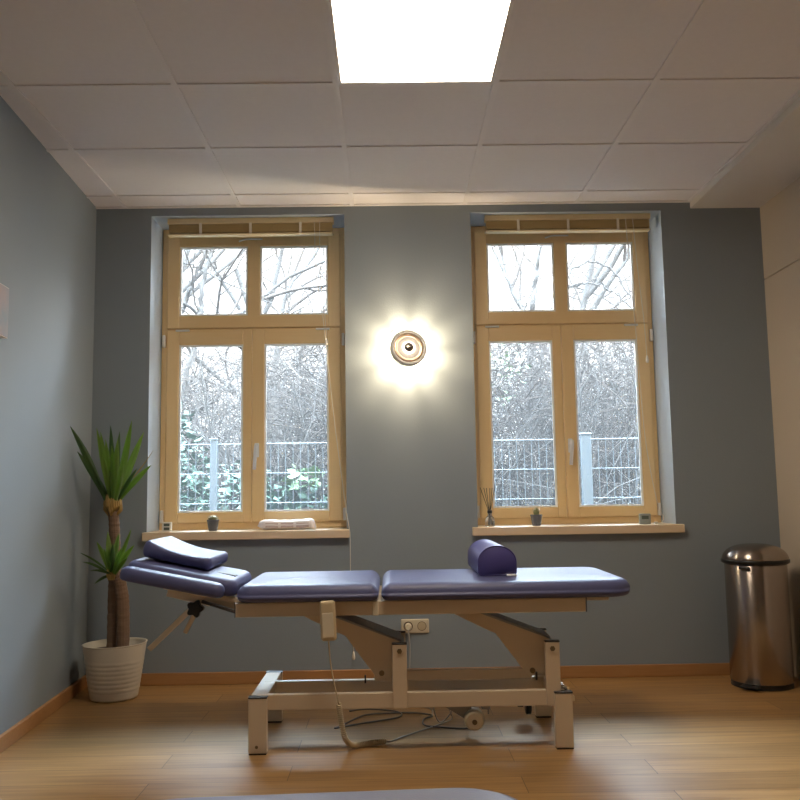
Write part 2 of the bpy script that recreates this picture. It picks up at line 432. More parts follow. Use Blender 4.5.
bm = B(); add_lathe(bm, [(.020, -.100), (.085, -.100), (.096, -.104), (.0975, -.140), (.092, -.146), (.060, -.139), (.057, -.118), (.054, -.110), (.020, -.108)], (LX, D, LZ), 56, axis='y'); lampobj('reflector_bowl', bm, 'silver', t)
bm = B(); add_lathe(bm, [(.0965, -.141), (.0935, -.149), (.088, -.151), (.080, -.146), (.082, -.142)], (LX, D, LZ), 56, axis='y'); lampobj('bowl_rim', bm, 'white_plastic', t, 'white outer rim')
bm = B(); add_lathe(bm, [(.081, -.141), (.078, -.1465), (.066, -.1455), (.058, -.139), (.060, -.137)], (LX, D, LZ), 56, axis='y'); lampobj('inner_ring', bm, mat('rose_metal', (.80, .60, .44), .3, 1.0), t, 'copper coloured inner ring')
for k in range(9):  # rods added behind the bowl so their shadows streak the wall glow
    a = 2 * PI * k / 9 + .1
    bm = B(); add_tube(bm, [(LX + .030 * math.cos(a), D - .014, LZ + .030 * math.sin(a)), (LX + .084 * math.cos(a), D - .106, LZ + .084 * math.sin(a))], .0022, 6); obj('ray_shadow_rod', bm, 'chrome', t)
prof = []
for k in range(13):
    a = -PI / 2 + PI * k / 12 * .999; prof.append((max(.037 * math.cos(a), .0006), -.128 - .032 * math.sin(a)))
bm = B(); add_lathe(bm, prof[4:10], (LX, D, LZ), 32, axis='y'); bl = lampobj('light_bulb', bm, 'bulb', t)
bm = B(); add_lathe(bm, [(r * 1.02, h - .0006) for r, h in prof[9:]], (LX, D, LZ), 32, axis='y'); lampobj('mirrored_crown', bm, 'silver', bl, 'mirrored silver bulb tip')
ld = bpy.data.lights.new('wall_lamp_light', 'POINT'); ld.energy = 6.5; ld.color = (1, .80, .53); ld.shadow_soft_size = .012
lo = bpy.data.objects.new('wall_lamp_light', ld); COL.objects.link(lo); lo.location = (LX, D - .076, LZ)

# ------------------------------------------------------------------ venetian blinds
def blind(cx, x0, x1, cords, label):
    t = thing('venetian_blind', label, 'blind', (cx, D + .06, 2.516))
    bm = B(); add_box(bm, (x0, D + .035, 2.484), (x1, D + .085, 2.5165), .003); obj('head_rail', bm, 'blind', t)
    bm = B()
    for k in range(13):
        z = 2.436 + k * .0035
        add_box(bm, (x0 + .008, D + .037, z), (x1 - .008, D + .083, z + .0022))
    obj('slat_stack', bm, 'blind_d', t)
    bm = B(); add_box(bm, (x0, D + .036, 2.420), (x1 - .004, D + .084, 2.430), .004); obj('bottom_rail', bm, 'blind', t)
    for fx in (.2, .5, .8):
        x = x0 + (x1 - x0) * fx
        bm = B(); add_box(bm, (x - .007, D + .0325, 2.420), (x + .007, D + .0345, 2.488)); obj('ladder_tape', bm, 'cord', t)
    for c in cords:
        bm = B(); add_tube(bm, spline(c[0], 6), .0019, 6); cc = obj('pull_cord', bm, 'cord', t)
        if c[1]:
            e = c[0][-1]; bm = B(); add_lathe(bm, [(.003, .03), (.006, .02), (.008, 0), (.006, -.012)], e, 12); obj('cord_tassel', bm, 'white_plastic', cc)
blind(-.765, -1.222, -.298, [
    ([(-.375, D + .033, 2.488), (-.374, D + .03, 2.2), (-.345, D + .03, 1.9), (-.340, D + .03, 1.80)], True),
    ([(-.405, D + .033, 2.488), (-.395, D + .03, 2.2), (-.352, D + .02, 1.88), (-.300, D - .005, 1.38), (-.2425, D - .030, .93), (-.222, D - .052, .80), (-.217, D - .052, .74), (-.2165, D - .04, .50), (-.205, D - .035, .13)], True)],
    'wooden venetian blind drawn up above the left window, cord hanging past the sill')
blind(1.0, .548, 1.478, [
    ([(1.375, D + .033, 2.488), (1.390, D + .03, 2.2), (1.412, D + .03, 1.90), (1.420, D + .03, 1.68)], True),
    ([(1.335, D + .033, 2.488), (1.346, D + .03, 2.2), (1.366, D + .03, 1.80), (1.390, D + .03, 1.25), (1.440, D + .03, .90), (1.468, D + .028, .83), (1.455, D + .02, .798)], False)],
    'wooden venetian blind drawn up above the right window')

# ------------------------------------------------------------------ sill objects
SZ = .790
def small_clock(x, y, w, h, label, m, double):
    t = thing('digital_thermometer', label, 'thermometer', (x, y, SZ))
    bm = B(); add_box(bm, (x - w / 2, y - .009, SZ + .0002), (x + w / 2, y + .009, SZ + h), .004, seg=3); obj('casing', bm, m, t)
    rows = ((.56, .86), (.14, .44)) if double else ((.48, .80),)
    for a, b in rows:
        bm = B(); add_box(bm, (x - w * .30, y - .0105, SZ + h * a), (x + w * .30, y - .0085, SZ + h * b), .0008, seg=1); obj('display', bm, 'lcd', t)
small_clock(-1.209, 4.72, .052, .050, 'small white double-display thermometer in the left corner of the left sill', 'white_plastic', True)
small_clock(1.372, 4.70, .062, .056, 'small grey-green digital thermometer at the right end of the right sill', 'grey_plastic', False)
bm = B(); add_box(bm, (1.425, 4.70, SZ + .0002), (1.443, 4.716, SZ + .012), .003); tag(obj('cord_clip', bm, 'white_plastic'), 'tiny white plastic cord clip beside the grey-green thermometer', 'cord clip')

def cactus(x, y, kind, label):
    t = thing('potted_cactus', label, 'potted cactus', (x, y, SZ), 'small cacti in grey pots on the window sills')
    bm = B(); add_lathe(bm, [(.021, .0002), (.024, .006), (.031, .052), (.033, .054), (.033, .060), (.029, .060), (.027, .050)], (x, y, SZ), 8 if kind else 24, smooth=not kind); obj('pot', bm, 'pot_grey', t)
    bm = B(); add_lathe(bm, [(.028, .046), (.028, .053)], (x, y, SZ), 16); obj('soil', bm, 'soil', t)
    bm = B(); pr = []
    H, R = (.028, .024) if not kind else (.045, .016)
    for k in range(9):
        a = PI * k / 8 * .99 + .01; pr.append((max(R * math.sin(a), .001), .052 + H / 2 - H / 2 * math.cos(a)))
    add_lathe(bm, pr, (x, y, SZ), 18)
    for v in bm.verts:
        d = V(v.co.x - x, v.co.y - y, 0); a = math.atan2(d.y, d.x); d *= (.08 * math.cos(a * 9)); v.co += d
    cb = obj('cactus_body', bm, 'cactus', t)
    bm = B(); rnd = random.Random(int(abs(x) * 100))
    for k in range(110):
        a = rnd.uniform(0, 2 * PI); u = rnd.uniform(.1, 1)
        n = V(math.cos(a) * math.sqrt(1 - u * u * .8), math.sin(a) * math.sqrt(1 - u * u * .8), u)
        p = V(x, y, SZ + .052 + H / 2) + V(n.x * R, n.y * R, n.z * H / 2 * .9)
        add_tube(bm, [p, p + n * .010], [.0006, .0002], 3, caps=False)
    obj('spines', bm, 'coil', cb)
cactus(-.958, 4.70, 0, 'round spiky cactus in a small grey pot on the left window sill')
cactus(.785, 4.70, 1, 'upright woolly cactus in a small dark grey pot on the right window sill')

# white wrapped packet
t = thing('wrapped_packet', 'white crumpled plastic-wrapped packet lying on the left window sill', 'packet', (-.56, 4.71, SZ))
bm = B(); n = 26; R = []
for i in range(n + 1):
    u = i / n; x = -.722 + .318 * u
    hh = .054 * (min(1, (u / .12)) ** .6) * (min(1, (1 - u) / .07)) ** .5 * (1 - .12 * math.sin(u * PI) ** 2 + .025 * math.sin(u * 31)) + .003
    dd = .055 * (min(1, u / .1)) ** .7 * (min(1, (1 - u) / .05)) ** .5 + .004
    zc = SZ + .001 + hh / 2 + (.018 * (1 - min(1, u / .12)))
    R.append([bm.verts.new(V(x, 4.725 + dd * math.copysign(abs(math.cos(a)) ** .6, math.cos(a)), max(zc + hh / 2 * math.copysign(abs(math.sin(a)) ** .6, math.sin(a)), SZ + .0008))) for a in [2 * PI * k / 20 for k in range(20)]])
for i in range(n):
    for k in range(20):
        f = bm.faces.new([R[i][k], R[i][(k + 1) % 20], R[i + 1][(k + 1) % 20], R[i + 1][k]]); f.smooth = True
bm.faces.new(R[0][::-1]); bm.faces.new(R[-1]); bmesh.ops.recalc_face_normals(bm, faces=bm.faces)
obj('wrapper', bm, 'paper', t)
for a in (-.672, -.590, -.508):
    bm = B(); add_box(bm, (a, 4.6665, SZ + .013), (a + .068, 4.6690, SZ + .038), .001, seg=1); obj('printed_label', bm, 'print', t)

# reed diffuser
t = thing('reed_diffuser', 'clear glass reed diffuser with black reeds at the left end of the right sill', 'reed diffuser', (.532, 4.69, SZ))
x, y = .532, 4.69
bm = B(); add_lathe(bm, [(.024, .0003), (.026, .004), (.026, .034), (.020, .050), (.011, .058), (.011, .072), (.0125, .074)], (x, y, SZ), 24); bo = obj('glass_bottle', bm, mat('clear_bottle_glass', (.85, .86, .86), .05, trans=.85, spec=.6), t)
bm = B(); add_lathe(bm, [(.013, .072), (.013, .086), (.008, .088)], (x, y, SZ), 20); obj('collar', bm, 'black_plastic', bo)
for dx, dy in ((-.047, .01), (-.03, -.012), (-.014, .012), (.003, -.01), (.018, .012), (.030, 0)):
    bm = B(); add_tube(bm, [(x - dx * .25, y - dy * .3, SZ + .008), (x + dx * .15, y + dy * .2, SZ + .087), (x + dx, y + dy, SZ + .205 + abs(dx) * .1)], .0016, 5); obj('reed', bm, 'reed', t)

# ------------------------------------------------------------------ double socket with plug
t = thing('double_wall_socket', 'double white wall socket low on the wall behind the bed', 'wall socket', (.118, D, .279))
bm = B(); add_box(bm, (.044, D - .012, .243), (.192, D, .316), .006, seg=3); so = obj('cover_plate', bm, 'cream_plastic', t)
for x in (.082, .154):
    bm = B(); prs = [(.024, -.0125), (.024, -.0150), (.0215, -.0150), (.0215, -.0125)]
    add_lathe(bm, prs, (x, D, .280), 32, axis='y'); obj('socket_ring', bm, 'brass_d', so)
bm = B(); add_lathe(bm, [(.021, -.0122), (.021, -.0128)], (.154, D, .280), 32, axis='y')
obj('socket_well', bm, 'coil', so)
t = thing('power_cord', 'beige power cord plugged into the wall socket, running down to the floor under the bed', 'power cord', (.082, D, .28))
bm = B(); add_lathe(bm, [(.019, -.0155), (.019, -.045), (.013, -.052)], (.082, D, .280), 20, axis='y'); obj('plug', bm, 'cream_plastic', t)
bm = B(); add_tube(bm, spline([(.082, D - .045, .272), (.086, D - .062, .22), (.088, D - .05, .14), (.080, D - .07, .03), (.05, D - .2, .0045), (.02, D - .5, .0045), (.16, 4.05, .0045), (.17, 3.90, .0045)], 6), .0035, 6); obj('cord', bm, 'cable_l', t)

# ------------------------------------------------------------------ treatment table
bed = thing('treatment_table', 'electric treatment table with blue-violet vinyl padding in three sections on a beige metal frame', 'treatment table', (.04, 3.64, 0))
YA, YZ = 3.365, 3.985                     # front and back of the padding
bm = B(); add_pad(bm, -.602, -.052, YA, YZ, .5665, .634, re=.045, corners=[.035, .06, .06, .035], crown=.010); obj('middle_cushion', bm, 'vinyl', bed)
bm = B(); add_pad(bm, -.042, .938, YA, YZ, .5665, .634, re=.045, corners=[.10, .035, .035, .10], crown=.010); obj('leg_cushion', bm, 'vinyl', bed)
# head section, tilted, its left end up
HA = math.radians(11.5)
HM = Matrix.Translation((-.615, 0, .604)) @ Matrix.Rotation(HA, 4, 'Y')
bm = B(); add_pad(bm, -.452, 0, YA + .082, YZ - .102, -.026, .040, re=.030, corners=[.05, .09, .09, .05], crown=.006, mtx=HM)
hc = obj('head_cushion', bm, 'vinyl', bed)
for ya, yb in ((YA + .008, YA + .092), (YZ - .112, YZ - .028)):
    bm = B(); add_pad(bm, -.444, -.035, ya, yb, -.030, .024, re=.027, corners=[.04, .04, .04, .04], crown=.002, mtx=HM); obj('side_padding', bm, 'vinyl', bed)
bm = B(); add_box(bm, (-.11, 3.58, .0385), (-.03, 3.63, .0445), .003, rot=HM); obj('strap', bm, 'black_plastic', hc)
# upper frame
def rail(bm, a, b, bev=.003, mi=0): add_box(bm, a, b, bev, mi)
bm = B()
rail(bm, (-.604, 3.395, .512), (-.070, 3.425, .565)); rail(bm, (-.604, 3.925, .512), (-.070, 3.955, .565))
rail(bm, (-.601, 3.42, .52), (-.571, 3.93, .563)); rail(bm, (-.101, 3.42, .52), (-.073, 3.93, .563))
obj('middle_section_frame', bm, 'bed_paint', bed)
bm = B()
rail(bm, (-.062, 3.395, .512), (.748, 3.425, .565)); rail(bm, (-.062, 3.925, .512), (.748, 3.955, .565))
rail(bm, (-.059, 3.42, .52), (-.030, 3.93, .563)); rail(bm, (.72, 3.42, .52), (.745, 3.93, .563))
rail(bm, (.748, 3.40, .553), (.84, 3.95, .565), .002)
rf = obj('leg_section_frame', bm, 'bed_paint', bed)
bm = B(); add_box(bm, (.7485, 3.394, .511), (.7515, 3.4255, .566)); obj('end_cap', bm, 'dark_gap', rf)
bm = B(); add_lathe(bm, [(.013, -.006), (.013, .52)], (-.066, 3.412, .545), 16, axis='y'); rail(bm, (-.078, 3.390, .511), (-.054, 3.3955, .566), .002); obj('section_hinge', bm, 'cream_plastic', bed)
bm = B(); add_box(bm, (-.6065, 3.394, .511), (-.6045, 3.4255, .566)); obj('end_cap', bm, 'dark_gap', bed)
# head section carrier: arm, two struts, star knob
for y in (3.50, 3.84):
    bm = B(); add_box(bm, (-.29, y, -.050), (.02, y + .022, -.030), .003, rot=HM)
    add_prism(bm, [(-.604, .520), (-.604, .552), (-.80, .604), (-.80, .580)], 'y', y + .018, y + .040)
    obj('head_section_frame', bm, 'bed_paint', bed)
bm = B(); add_prism(bm, [(-.602, .507), (-.602, .513), (-.755, .566), (-.755, .557)], 'y', 3.49, 3.52); obj('head_arm_edge', bm, 'dark_gap', bed)
def strut(p, q, y, w=.024, th=.012):
    p = V(p[0], y, p[1]); q = V(q[0], y, q[1]); d = q - p; L = d.length; ang = math.atan2(d.z, d.x)
    bm = B(); add_box(bm, (-.006, -th / 2, -w / 2), (L + .006, th / 2, w / 2), .004, rot=Matrix.Translation(p) @ Matrix.Rotation(-ang, 4, 'Y'))
    return bm
obj('head_strut', strut((-.785, .550), (-.975, .372), 3.565, .022), 'bed_paint', bed)
obj('head_strut', strut((-.788, .530), (-.842, .430), 3.60, .018), 'bed_paint', bed)
bm = strut((-.90, .592), (-.735, .552), 3.555, .030, .02); obj('knob_bracket', bm, 'bed_paint', bed)
bm = B(); kx, kz = -.785, .532
pts = []
for k in range(48):
    a = 2 * PI * k / 48; r = .030 + .0055 * math.cos(5 * a); pts.append((kx + r * math.cos(a), kz + r * math.sin(a)))
add_prism(bm, pts, 'y', 3.505, 3.535, .003); add_lathe(bm, [(.012, 3.53), (.012, 3.56)], (kx, 0, kz), 16, axis='y'); obj('star_knob', bm, 'black_plastic', bed)
# base frame
RZ0, RZ1 = .156, .214
bm = B(); rail(bm, (-.53, 3.425, RZ0), (.66, 3.455, RZ1)); obj('base_rail', bm, 'bed_paint', bed)
bm = B(); rail(bm, (-.53, 3.665, RZ0), (.66, 3.695, RZ1)); obj('base_rail', bm, 'bed_paint', bed)
for x0, x1 in ((-.553, -.483), (.616, .684)):
    bm = B(); rail(bm, (x0 + .003, 3.43, .172), (x1 - .003, 3.86, .2125), .004); obj('cross_bar', bm, 'bed_paint', bed)
    for y0, y1 in ((3.395, 3.43), (3.86, 3.895)):
        bm = B(); rail(bm, (x0, y0, .006), (x1, y1, .207), .003); lg = obj('leg', bm, 'bed_paint', bed)
        bm = B(); add_box(bm, (x0 - .001, y0 - .001, .207), (x1 + .001, y1 + .001, .2125), .001, seg=1); obj('end_cap', bm, 'dark_gap', lg)
        bm = B(); add_box(bm, (x0 + .002, y0 + .002, 0), (x1 - .002, y1 - .002, .006)); obj('foot_pad', bm, 'dark_gap', lg)
        if y0 < 3.5 and x0 < 0:
            bm = B(); add_lathe(bm, [(.006, -.003), (.006, .001)], (x0 + .032, y0, .030), 12, axis='y'); obj('bolt', bm, 'brass_d', lg)
# pivot posts
for x0 in (-.003, .588):
    for y0, y1 in ((3.412, 3.424), (3.697, 3.709)):
        bm = B(); rail(bm, (x0, y0, RZ0 + .002), (x0 + .056, y1 + .012 if y0 < 3.5 else y1, .396), .003); po = obj('pivot_post', bm, 'bed_paint', bed)
        bm = B(); add_box(bm, (x0 - .001, y0 - .001, .396), (x0 + .057, y1 + .013, .4015), .001, seg=1); obj('end_cap', bm, 'dark_gap', po)
        if y0 < 3.5:
            bm = B(); add_lathe(bm, [(.0105, -.004), (.0105, 0)], (x0 + .028, y0, .372), 6, axis='y', smooth=False); obj('bolt', bm, 'brass_d', po)
    bm = B(); add_lathe(bm, [(.021, 3.43), (.021, 3.70)], (x0 + .028, 0, .372), 20, axis='y'); obj('pivot_shaft', bm, 'bed_grey', bed)
# lifting arms with crank plates
for dx in (0, .590):
    bm = B()
    for y in (3.470, 3.640):
        add_prism(bm, [(-.33 + dx, .512), (-.262 + dx, .512), (.026 + dx, .400), (.030 + dx, .345), (-.022 + dx, .262), (-.062 + dx, .258), (-.186 + dx, .424), (-.215 + dx, .436), (-.345 + dx, .500)], 'y', y, y + .012)
    obj('lift_arm', bm, 'bed_paint', bed)
    bm = B(); add_prism(bm, [(-.275 + dx, .5135), (-.262 + dx, .5170), (.034 + dx, .4045), (.030 + dx, .3985)], 'y', 3.468, 3.655); obj('arm_cover', bm, 'bed_grey', bed)
    bm = B(); add_lathe(bm, [(.0105, 3.462), (.0105, 3.66)], (-.045 + dx, 0, .280), 12, axis='y'); obj('crank_bolt', bm, 'brass_d', bed)
    bm = B(); add_box(bm, (-.112 + dx if dx == 0 else -.034 + dx, 3.455, .245), (-.106 + dx if dx == 0 else -.028 + dx, 3.47, .275)); obj('crank_stop', bm, 'dark_gap', bed)
bm = B(); rail(bm, (-.075, 3.505, .240), (.548, 3.530, .281), .003)
obj('connecting_bar', bm, 'bed_paint', bed)
bm = B(); rail(bm, (-.15, 3.50, .164), (.60, 3.60, .172), .002); rail(bm, (.30, 3.50, .172), (.34, 3.53, .186), .002); obj('base_tray', bm, 'bed_grey', bed)
# actuator under the rail
bm = B(); add_lathe(bm, [(.030, -.006), (.038, 0), (.040, .01), (.040, .085), (.032, .10)], (.318, 3.52, .080), 32, axis='y'); ac = obj('motor', bm, 'cream_plastic', bed)
bm = B(); add_lathe(bm, [(.010, -.010), (.010, -.005)], (.318, 3.52, .076), 16, axis='y'); obj('motor_screw', bm, 'brass_d', ac)
bm = B(); add_prism(bm, [(.17, .150), (.31, .156), (.31, .075), (.29, .075)], 'y', 3.545, 3.60, .004); add_box(bm, (.35, 3.55, .115), (.385, 3.59, .158), .003); add_tube(bm, [(.378, 3.56, .12), (.378, 3.56, .095)], .004, 6); obj('motor_bracket', bm, 'bed_grey', bed)
# retractable castors at the far corners
for x in (.56,):
    bm = B(); add_box(bm, (x - .03, 3.80, .085), (x + .03, 3.84, .175), .003); ca = obj('castor_bracket', bm, 'bed_grey', bed)
    bm = B(); add_lathe(bm, [(.026, -.012), (.032, -.009), (.032, .009), (.026, .012)], (x + .012, 3.79, .066), 24, axis='x'); obj('castor_wheel', bm, 'black_plastic', ca)
    bm = B(); add_lathe(bm, [(.017, -.012), (.017, .012)], (x - .022, 3.785, .083), 6, axis='x', smooth=False); obj('castor_knob', bm, 'black_plastic', ca)
# lever end on the right leg
bm = B(); add_tube(bm, [(.640, 3.47, .222), (.672, 3.43, .216)], .009, 10); obj('foot_lever', bm, 'chrome', bed)
bm = B(); add_box(bm, (.684, 3.40, .175), (.693, 3.425, .197), .004); obj('side_catch', bm, 'cream_plastic', bed)

# hand control, hanging on the frame
t = thing('hand_control', 'beige hand control hanging on the front of the treatment table, coiled cord below', 'remote control', (-.248, 3.37, .50))
hm = Matrix.Translation((-.246, 3.372, .498)) @ Matrix.Rotation(math.radians(-2.5), 4, 'Y')
bm = B(); add_box(bm, (-.030, -.013, -.076), (.030, .013, .076), .012, seg=4, rot=hm); hs = obj('handset', bm, 'coil', t)
bm = B(); add_box(bm, (-.021, -.0145, -.062), (.021, -.012, .030), .002, rot=hm); obj('keypad', bm, 'cream_plastic', hs)
bm = B(); add_box(bm, (-.014, .011, .030), (.014, .0225, .062), .002, rot=hm); obj('hanging_hook', bm, 'cream_plastic', hs)
path = spline([(-.245, 3.372, .425), (-.238, 3.38, .34), (-.225, 3.385, .26), (-.208, 3.385, .185)], 6)
bm = B(); add_tube(bm, path, .0028, 6); obj('straight_cord', bm, 'coil', t)
core = spline([(-.208, 3.385, .185), (-.200, 3.39, .12), (-.185, 3.41, .05), (-.155, 3.45, .016), (-.10, 3.485, .0125), (-.035, 3.51, .0125)], 30)
bm = B(); hel = []
turns = 46; n = len(core)
for i in range(turns * 8):
    u = i / (turns * 8 - 1); f = u * (n - 1); k = min(int(f), n - 2); p = core[k].lerp(core[k + 1], f - k)
    d = (core[k + 1] - core[k]).normalized(); s = d.cross(V(0, 1, 0.2)).normalized(); w = s.cross(d)
    a = 2 * PI * turns * u; hel.append(p + (s * math.cos(a) + w * math.sin(a)) * .0085)
add_tube(bm, hel, .0034, 5); obj('coiled_cord', bm, 'coil', t)
bm = B(); add_tube(bm, spline([(-.035, 3.51, .012), (-.01, 3.53, .006), (.04, 3.60, .0045), (.13, 3.70, .0045), (.20, 3.78, .0045), (.25, 3.85, .006), (.24, 3.80, .05), (.21, 3.70, .150)], 6), .003, 6); obj('tail_cord', bm, 'cable_l', t)

bm = B(); add_tube(bm, spline([(.30, 3.60, .080), (.31, 3.66, .03), (.30, 3.70, .0045), (.21, 3.72, .0045), (.13, 3.76, .0045), (.13, 3.86, .0045), (.17, 3.92, .0045), (.08, 3.97, .0045), (-.10, 3.96, .0045), (-.16, 3.90, .0045), (-.22, 3.78, .0045), (-.245, 3.74, .0045), (-.15, 3.80, .0045), (.02, 3.90, .0045), (.01, 4.00, .0045), (-.13, 4.05, .0045), (-.20, 4.02, .0045)], 6), .0036, 6)
tag(obj('motor_cable', bm, 'cable'), 'dark grey cable lying in loops on the floor under the treatment table', 'cable')
bm = B(); add_tube(bm, spline([(.158, 3.63, .155), (.165, 3.66, .09), (.185, 3.70, .035), (.215, 3.74, .03), (.25, 3.70, .09), (.262, 3.66, .155)], 6), .003, 6)
tag(obj('hanging_cable', bm, 'cable_l'), 'thin grey cable hanging in a loop beside the motor of the table', 'cable')

# head pillow
pil = thing('head_pillow', 'contoured blue-violet vinyl pillow lying on the raised head end of the table', 'pillow', (-.84, 3.7, .70))
PM = Matrix.Translation((-.625, 0, .650)) @ Matrix.Rotation(HA + math.radians(1.5), 4, 'Y')
bm = B(); nx, ny = 28, 14; px0, px1, py0, py1 = -.398, -.112, 3.53, 3.93
def ptop(u): return .072 - .030 * (1 - (2 * u - .9) ** 2) * .45 - .022 * u
t = bmesh.new(); ring = []
sec = []
for k in range(36):                                            # side profile with round corners
    pass
def prof_pillow():
    P = []
    for k in range(25): u = k / 24; P.append((px0 + .018 + (px1 - px0 - .036) * u, ptop(u)))
    zr = ptop(1); 
    for k in range(1, 8): a = PI / 2 - PI * k / 8; P.append((px1 - .018 + .018 * math.cos(a), zr / 2 + zr / 2 * math.sin(a)))
    for k in range(13): u = 1 - k / 12; P.append((px0 + .018 + (px1 - px0 - .036) * u, 0))
    zl = ptop(0)
    for k in range(1, 8): a = -PI / 2 - PI * k / 8; P.append((px0 + .018 + .018 * math.cos(a), zl / 2 + zl / 2 * math.sin(a)))
    return P
PP = prof_pillow(); cxm = (px0 + px1) / 2; czm = .033
rings = []
for ins, y in [(.030, 0), (.016, .003), (.007, .010), (.002, .018), (0, .028), (0, .05)]: rings.append((ins, py0 + y))
for ins, y in [(0, .05), (0, .028), (.002, .018), (.007, .010), (.016, .003), (.030, 0)]: rings.append((ins, py1 - y))
RR = []
for ins, y in rings:
    ring = []
    for x, z in PP:
        sx = 1 - ins / ((px1 - px0) / 2); sz = 1 - ins / .036
        ring.append(t.verts.new(V(cxm + (x - cxm) * sx, y, czm + (z - czm) * sz)))
    RR.append(ring)
m_ = len(PP)
for i in range(len(RR) - 1):
    for k in range(m_): t.faces.new([RR[i][k], RR[i][(k + 1) % m_], RR[i + 1][(k + 1) % m_], RR[i + 1][k]])
t.faces.new(RR[0]); t.faces.new(RR[-1][::-1]); bmesh.ops.recalc_face_normals(t, faces=t.faces)
bmesh.ops.transform(t, matrix=PM, verts=t.verts); merge(bm, t, 0, True)
obj('pillow_body', bm, 'vinyl', pil)

# half-round bolster
bol = thing('half_round_bolster', 'dark blue half-round vinyl bolster standing on the leg section of the table', 'bolster', (.43, 3.75, .645))
bm = B(); P = []
bx, r = .424, .0775; zb = .6425
for k in range(21): a = PI * k / 20; P.append((bx + r * math.cos(a), zb + .055 + (.064) * math.sin(a)))
P += [(bx - r, zb + .010), (bx - r + .008, zb), (bx + r - .008, zb), (bx + r, zb + .010)]
def scaleP(s): return [(bx + (x - bx) * s, zb + .055 + (z - zb - .055) * s) for x, z in P]
t = bmesh.new(); RR = []
for s, y in ((.93, 3.515), (.985, 3.519), (1, 3.528), (1, 3.98), (.985, 3.989), (.93, 3.993)): RR.append([t.verts.new(V(x, y, z)) for x, z in scaleP(s)])
n = len(P)
for i in range(len(RR) - 1):
    for k in range(n): t.faces.new([RR[i][k], RR[i][(k + 1) % n], RR[i + 1][(k + 1) % n], RR[i + 1][k]])
t.faces.new(RR[0]); t.faces.new(RR[-1][::-1]); bmesh.ops.recalc_face_normals(t, faces=t.faces); merge(bm, t, 0, False)
for f in bm.faces: f.smooth = abs(f.normal.y) < .5
bb = obj('bolster_body', bm, 'vinyl_bolster', bol)
pip = [V(x, 3.516, z) for x, z in scaleP(.975)]; bm = B(); add_tube(bm, pip + [pip[0]], .0028, 6, caps=False); obj('piping', bm, 'vinyl_bolster', bb)
bm = B(); add_box(bm, (.460, 3.508, .6405), (.500, 3.516, .6475), .001, seg=1); obj('care_tag', bm, 'paper', bb, 'white care tag')

# ------------------------------------------------------------------ potted yucca
PX, PY = -1.372, 4.385
yu = thing('potted_yucca', 'yucca palm with two trunks in a ribbed cream pot in the left corner', 'potted plant', (PX, PY, 0))
prof = [(.105, 0), (.112, .004)]
H = .264
for k in range(1, 60):
    z = .006 + (H - .006) * k / 60; r = .113 + (.152 - .113) * z / H
    if .04 < z < .19: r += .0022 * (abs(math.sin((z - .04) / .0214 * PI)) ** .5) - .001
    prof.append((r, z))
prof += [(.153, H - .004), (.155, H), (.148, H), (.143, H - .01), (.137, H - .04)]
bm = B(); add_lathe(bm, prof, (PX, PY, 0), 56)
for v in bm.verts:                                              # slightly slanted rim
    v.co.z += max(0, (v.co.z - .2) / .064) * (v.co.x - PX) * .02
obj('ribbed_pot', bm, 'pot', yu)
bm = B(); add_lathe(bm, [(.132, .215), (.134, .228), (.05, .234), (.001, .236)], (PX, PY, 0), 40); obj('soil', bm, 'soil', yu)
def trunk(pts, r0, r1, seed):
    bm = B(); c = spline(pts, 10); n = len(c); rnd = random.Random(seed)
    add_tube(bm, c, [(r0 + (r1 - r0) * i / (n - 1)) * (1 + .07 * (i % 2) + rnd.uniform(-.03, .03)) for i in range(n)], 14, smooth=False)
    return obj('trunk', bm, 'bark', yu)
trunk([(PX - .014, PY + .03, .215), (PX - .016, PY + .03, .45), (PX - .017, PY + .03, .62), (PX - .022, PY + .028, .80), (PX - .030, PY + .02, .935)], .034, .024, 1)
trunk([(PX + .045, PY - .02, .215), (PX + .043, PY - .02, .42), (PX + .032, PY - .025, .54), (PX + .010, PY - .03, .610)], .031, .027, 2)
def px2(px, py, y): 
    """crown points measured on the plant's own plane, metres right and up of the pot"""
    k = y / PY
    return V((-1.374 - .00011 * (641 - py) + (px - 114.5) * .0051) * k, y, .98 + (.278 + (640 - py) * .00496 - .98) * k)
def leaf(root, tip, w, sag, name='leaf', m='leaf', parent=None):
    w *= 1.35; bm = B(); root = Vector(root); tip = Vector(tip); n = 12
    d = tip - root; side = d.cross(V(0, 1, 0)); side.normalize()
    view = side.cross(d).normalized()
    side = (side * .88 + view * random.uniform(-.5, .5)).normalized(); nrm = side.cross(d).normalized()
    A = []
    for i in range(n + 1):
        u = i / n
        p = root + d * u + V(0, 0, sag * (4 * u * (1 - u))) + nrm * 0
        ww = w * (.45 + 1.1 * u if u < .45 else .945 * (1 - ((u - .45) / .55) ** 2.2)) + .0006
        fold = ww * .35
        A.append([bm.verts.new(p - side * ww + nrm * fold), bm.verts.new(p), bm.verts.new(p + side * ww + nrm * fold)])
    th = []
    for i in range(n):
        for k in range(2):
            f = bm.faces.new([A[i][k], A[i][k + 1], A[i + 1][k + 1], A[i + 1][k]]); f.smooth = True
    bmesh.ops.solidify(bm, geom=list(bm.faces), thickness=.0012)
    return obj('leaf', bm, m, yu)
C1 = V(PX - .030, PY + .02, .955)
